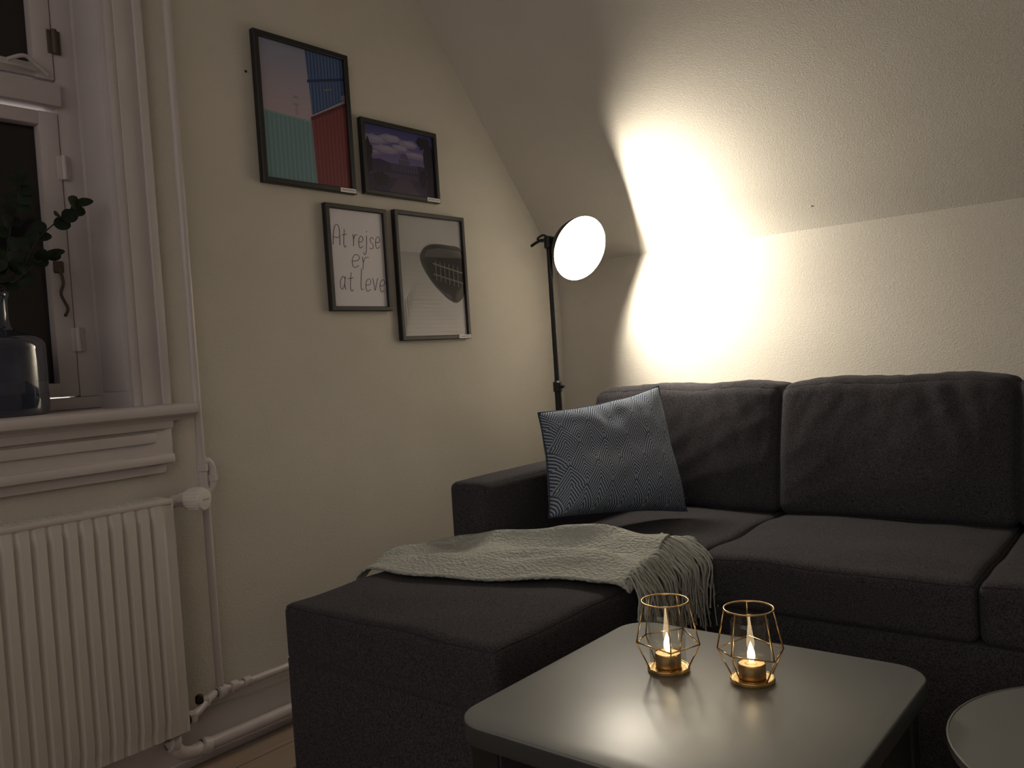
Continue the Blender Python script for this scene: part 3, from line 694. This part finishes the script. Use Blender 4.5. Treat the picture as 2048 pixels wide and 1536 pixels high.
# ------------------------------------------------------------------ candle holders
def holder(loc, label):
    h = thing('candle_holder', label, 'candle holder', loc, 'gold wire candle holders')
    bm = bmesh.new(); N = 5; off = .3
    rm, rt_, zm, zt = .0555, .0395, .050, .120
    circ = lambda r, z, n=36: [V((r*math.cos(2*math.pi*k/n), r*math.sin(2*math.pi*k/n), z)) for k in range(n)]
    tube(bm, circ(rt_, zt), .0014, 8, closed=True); tube(bm, circ(.034, .0065), .0016, 8, closed=True)
    mid = [V((rm*math.cos(2*math.pi*k/N+off), rm*math.sin(2*math.pi*k/N+off), zm+(.006 if k % 2 else -.002))) for k in range(N)]
    for k in range(N):
        tube(bm, [mid[k], mid[(k+1) % N]], .0013, 6)
        a = 2*math.pi*k/N+off
        tube(bm, [mid[k], V((rt_*math.cos(a), rt_*math.sin(a), zt))], .0013, 6)
        tube(bm, [mid[k], V((.034*math.cos(a), .034*math.sin(a), .007))], .0013, 6)
    obj('wire_frame', bm, M['gold'], h, smooth=180, local=True)
    bm = bmesh.new(); lathe(bm, [(.0001, .0), (.035, .0), (.036, .002), (.036, .005), (.034, .007), (.0001, .006)], (0, 0, 0), 40); obj('base_plate', bm, M['gold'], h, smooth=True, local=True)
    bm = bmesh.new(); lathe(bm, [(.029, .0085), (.0305, .011), (.031, .100), (.0303, .1010)], (0, 0, 0), 40); obj('glass_cup', bm, M['glass'], h, smooth=50, local=True)
    return h
def tealight(loc, label):
    h = thing('tea_light', label, 'tea light', loc, 'electric tea lights')
    bm = bmesh.new(); lathe(bm, [(.0001, 0), (.0215, 0), (.0222, .002), (.0222, .022), (.0215, .024), (.0205, .0225), (.0001, .0215)], (0, 0, 0), 32); obj('candle_cup', bm, M['gold'], h, smooth=50, local=True)
    bm = bmesh.new(); lathe(bm, [(.0202, .0220), (.019, .0226), (.008, .0218), (.0045, .0245), (.0001, .025)], (0, 0, 0), 32); obj('wax_top', bm, M['candle'], h, smooth=True, local=True)
    bm = bmesh.new(); lathe(bm, [(.0001, .024), (.0035, .026), (.0062, .033), (.0060, .040), (.0040, .047), (.0017, .054), (.0001, .058)], (0, 0, 0), 20); obj('flame', bm, M['flame'], h, smooth=180, local=True)
    return h
H1, H2 = V((1.348, -1.613, TZ)), V((1.488, -1.589, TZ))
holder(H1, 'gold wire candle holder on the coffee table, nearer the chaise'); t1 = holder(H2, 'gold wire candle holder on the coffee table, nearer the round side table'); t1.rotation_euler.z = .5
tealight(H1+V((0, 0, .0075)), 'glowing tea light in the candle holder nearer the chaise'); tealight(H2+V((0, 0, .0075)), 'glowing tea light in the holder nearer the round side table')

# ------------------------------------------------------------------ vase and branches
VY = onX(8, 800, -.055).y; VX = -.06
bm = bmesh.new()
lathe(bm, [(.0001, 0.0005), (.084, 0), (.092, .006), (.0945, .018), (.0945, .155), (.0935, .165), (.089, .174), (.078, .182), (.06, .189), (.040, .197), (.0285, .207), (.025, .225), (.025, .268), (.028, .276), (.0295, .284), (.026, .288), (.0215, .285)], (VX, VY, .94), 56)
vs_ = tag(obj('vase', bm, M['vase'], smooth=60), 'dark smoked glass bottle vase with a narrow neck on the windowsill', 'vase')
bm = bmesh.new(); lathe(bm, [(.0001, .004), (.082, .004), (.089, .010), (.0925, .020), (.0925, .048), (.091, .050), (.0001, .050)], (VX, VY, .94), 48); obj('water', bm, M['water'], vs_, smooth=50)
bm = bmesh.new(); lathe(bm, [(.0001, .0505), (.0920, .0505), (.0928, .052), (.0928, .074), (.091, .076), (.0001, .076)], (VX, VY, .94), 48); obj('pale_band', bm, M['paleband'], vs_, smooth=50)  # lighter band in the vase, put in as a solid pale disc
mouth = V((VX, VY, .94+.284))
def leaf(bm, base, d, n_, L, W):
    d = d.normalized(); s = d.cross(n_).normalized(); n2 = s.cross(d)
    K = 8; rows = []
    for i in range(K):
        t_ = i/(K-1); w = W*math.sin(math.pi*min(1, t_**.9*.96+.02))**.5; c = base+d*L*t_-n2*(.18*L*t_*t_)
        rows.append([bm.verts.new(c+s*w*e+n2*abs(e)*w*.2) for e in (-1, 0, 1)])
    for A, B in zip(rows, rows[1:]):
        bm.faces.new((A[0], A[1], B[1], B[0])); bm.faces.new((A[1], A[2], B[2], B[1]))
def branch(pix, label, nl):
    b_ = thing('leafy_branch', label, 'branch', mouth-V((0, 0, .1)), 'green branches in the vase')
    pts = [mouth-V((0, 0, .10)), mouth-V((0, 0, .0))]+[onX(x, y, xx) for x, y, xx in pix]
    sp_ = smoothpath(pts, 8); bm = bmesh.new(); tube(bm, sp_, [.0028*(1-.6*i/len(sp_)) for i in range(len(sp_))], 6); obj('stem', bm, M['stem'], b_, smooth=180)
    bm = bmesh.new(); n0 = int(len(sp_)*.38)
    for k in range(nl):
        i = min(len(sp_)-2, n0+int((len(sp_)-n0-1)*k/(nl-1))); p = sp_[i]; td = (sp_[i+1]-sp_[i-1]).normalized()
        sg = 1 if k % 2 else -1
        for sg in ((1, -1) if k % 3 == 0 else (sg,)):
            sd = V((random.uniform(-.5, .8), sg*random.uniform(.5, 1), random.uniform(-.3, .3)))
            leaf(bm, p, td*.4+sd*.8, V((random.uniform(.7, 1.2), random.uniform(-.5, .1), .3)), random.uniform(.028, .040), random.uniform(.014, .018))
    leaf(bm, sp_[-1], sp_[-1]-sp_[-3], V((.6, 0, .8)), .040, .016)
    obj('leaves', bm, M['leaf'], b_, smooth=180, recalc=False)
branch([(40, 540, -.05), (75, 480, -.04), (118, 440, -.03), (158, 412, -.03)], 'green leafy branch arching to the right out of the vase', 9)
branch([(14, 510, -.06), (22, 450, -.06), (35, 410, -.05), (40, 370, -.05)], 'green leafy branch standing upright in the vase', 9)
branch([(35, 560, -.03), (70, 530, -.01), (95, 515, 0)], 'short low green leafy branch leaning out of the vase', 6)
branch([(-20, 520, -.05), (-60, 440, -.05), (-90, 380, -.03)], 'green leafy branch leaning left out of the vase', 8)

# ------------------------------------------------------------------ light
w = bpy.data.worlds.new('world'); bpy.context.scene.world = w; w.use_nodes = True
bg = w.node_tree.nodes['Background']; bg.inputs[0].default_value = (1.0, .885, .81, 1); bg.inputs[1].default_value = 1.0
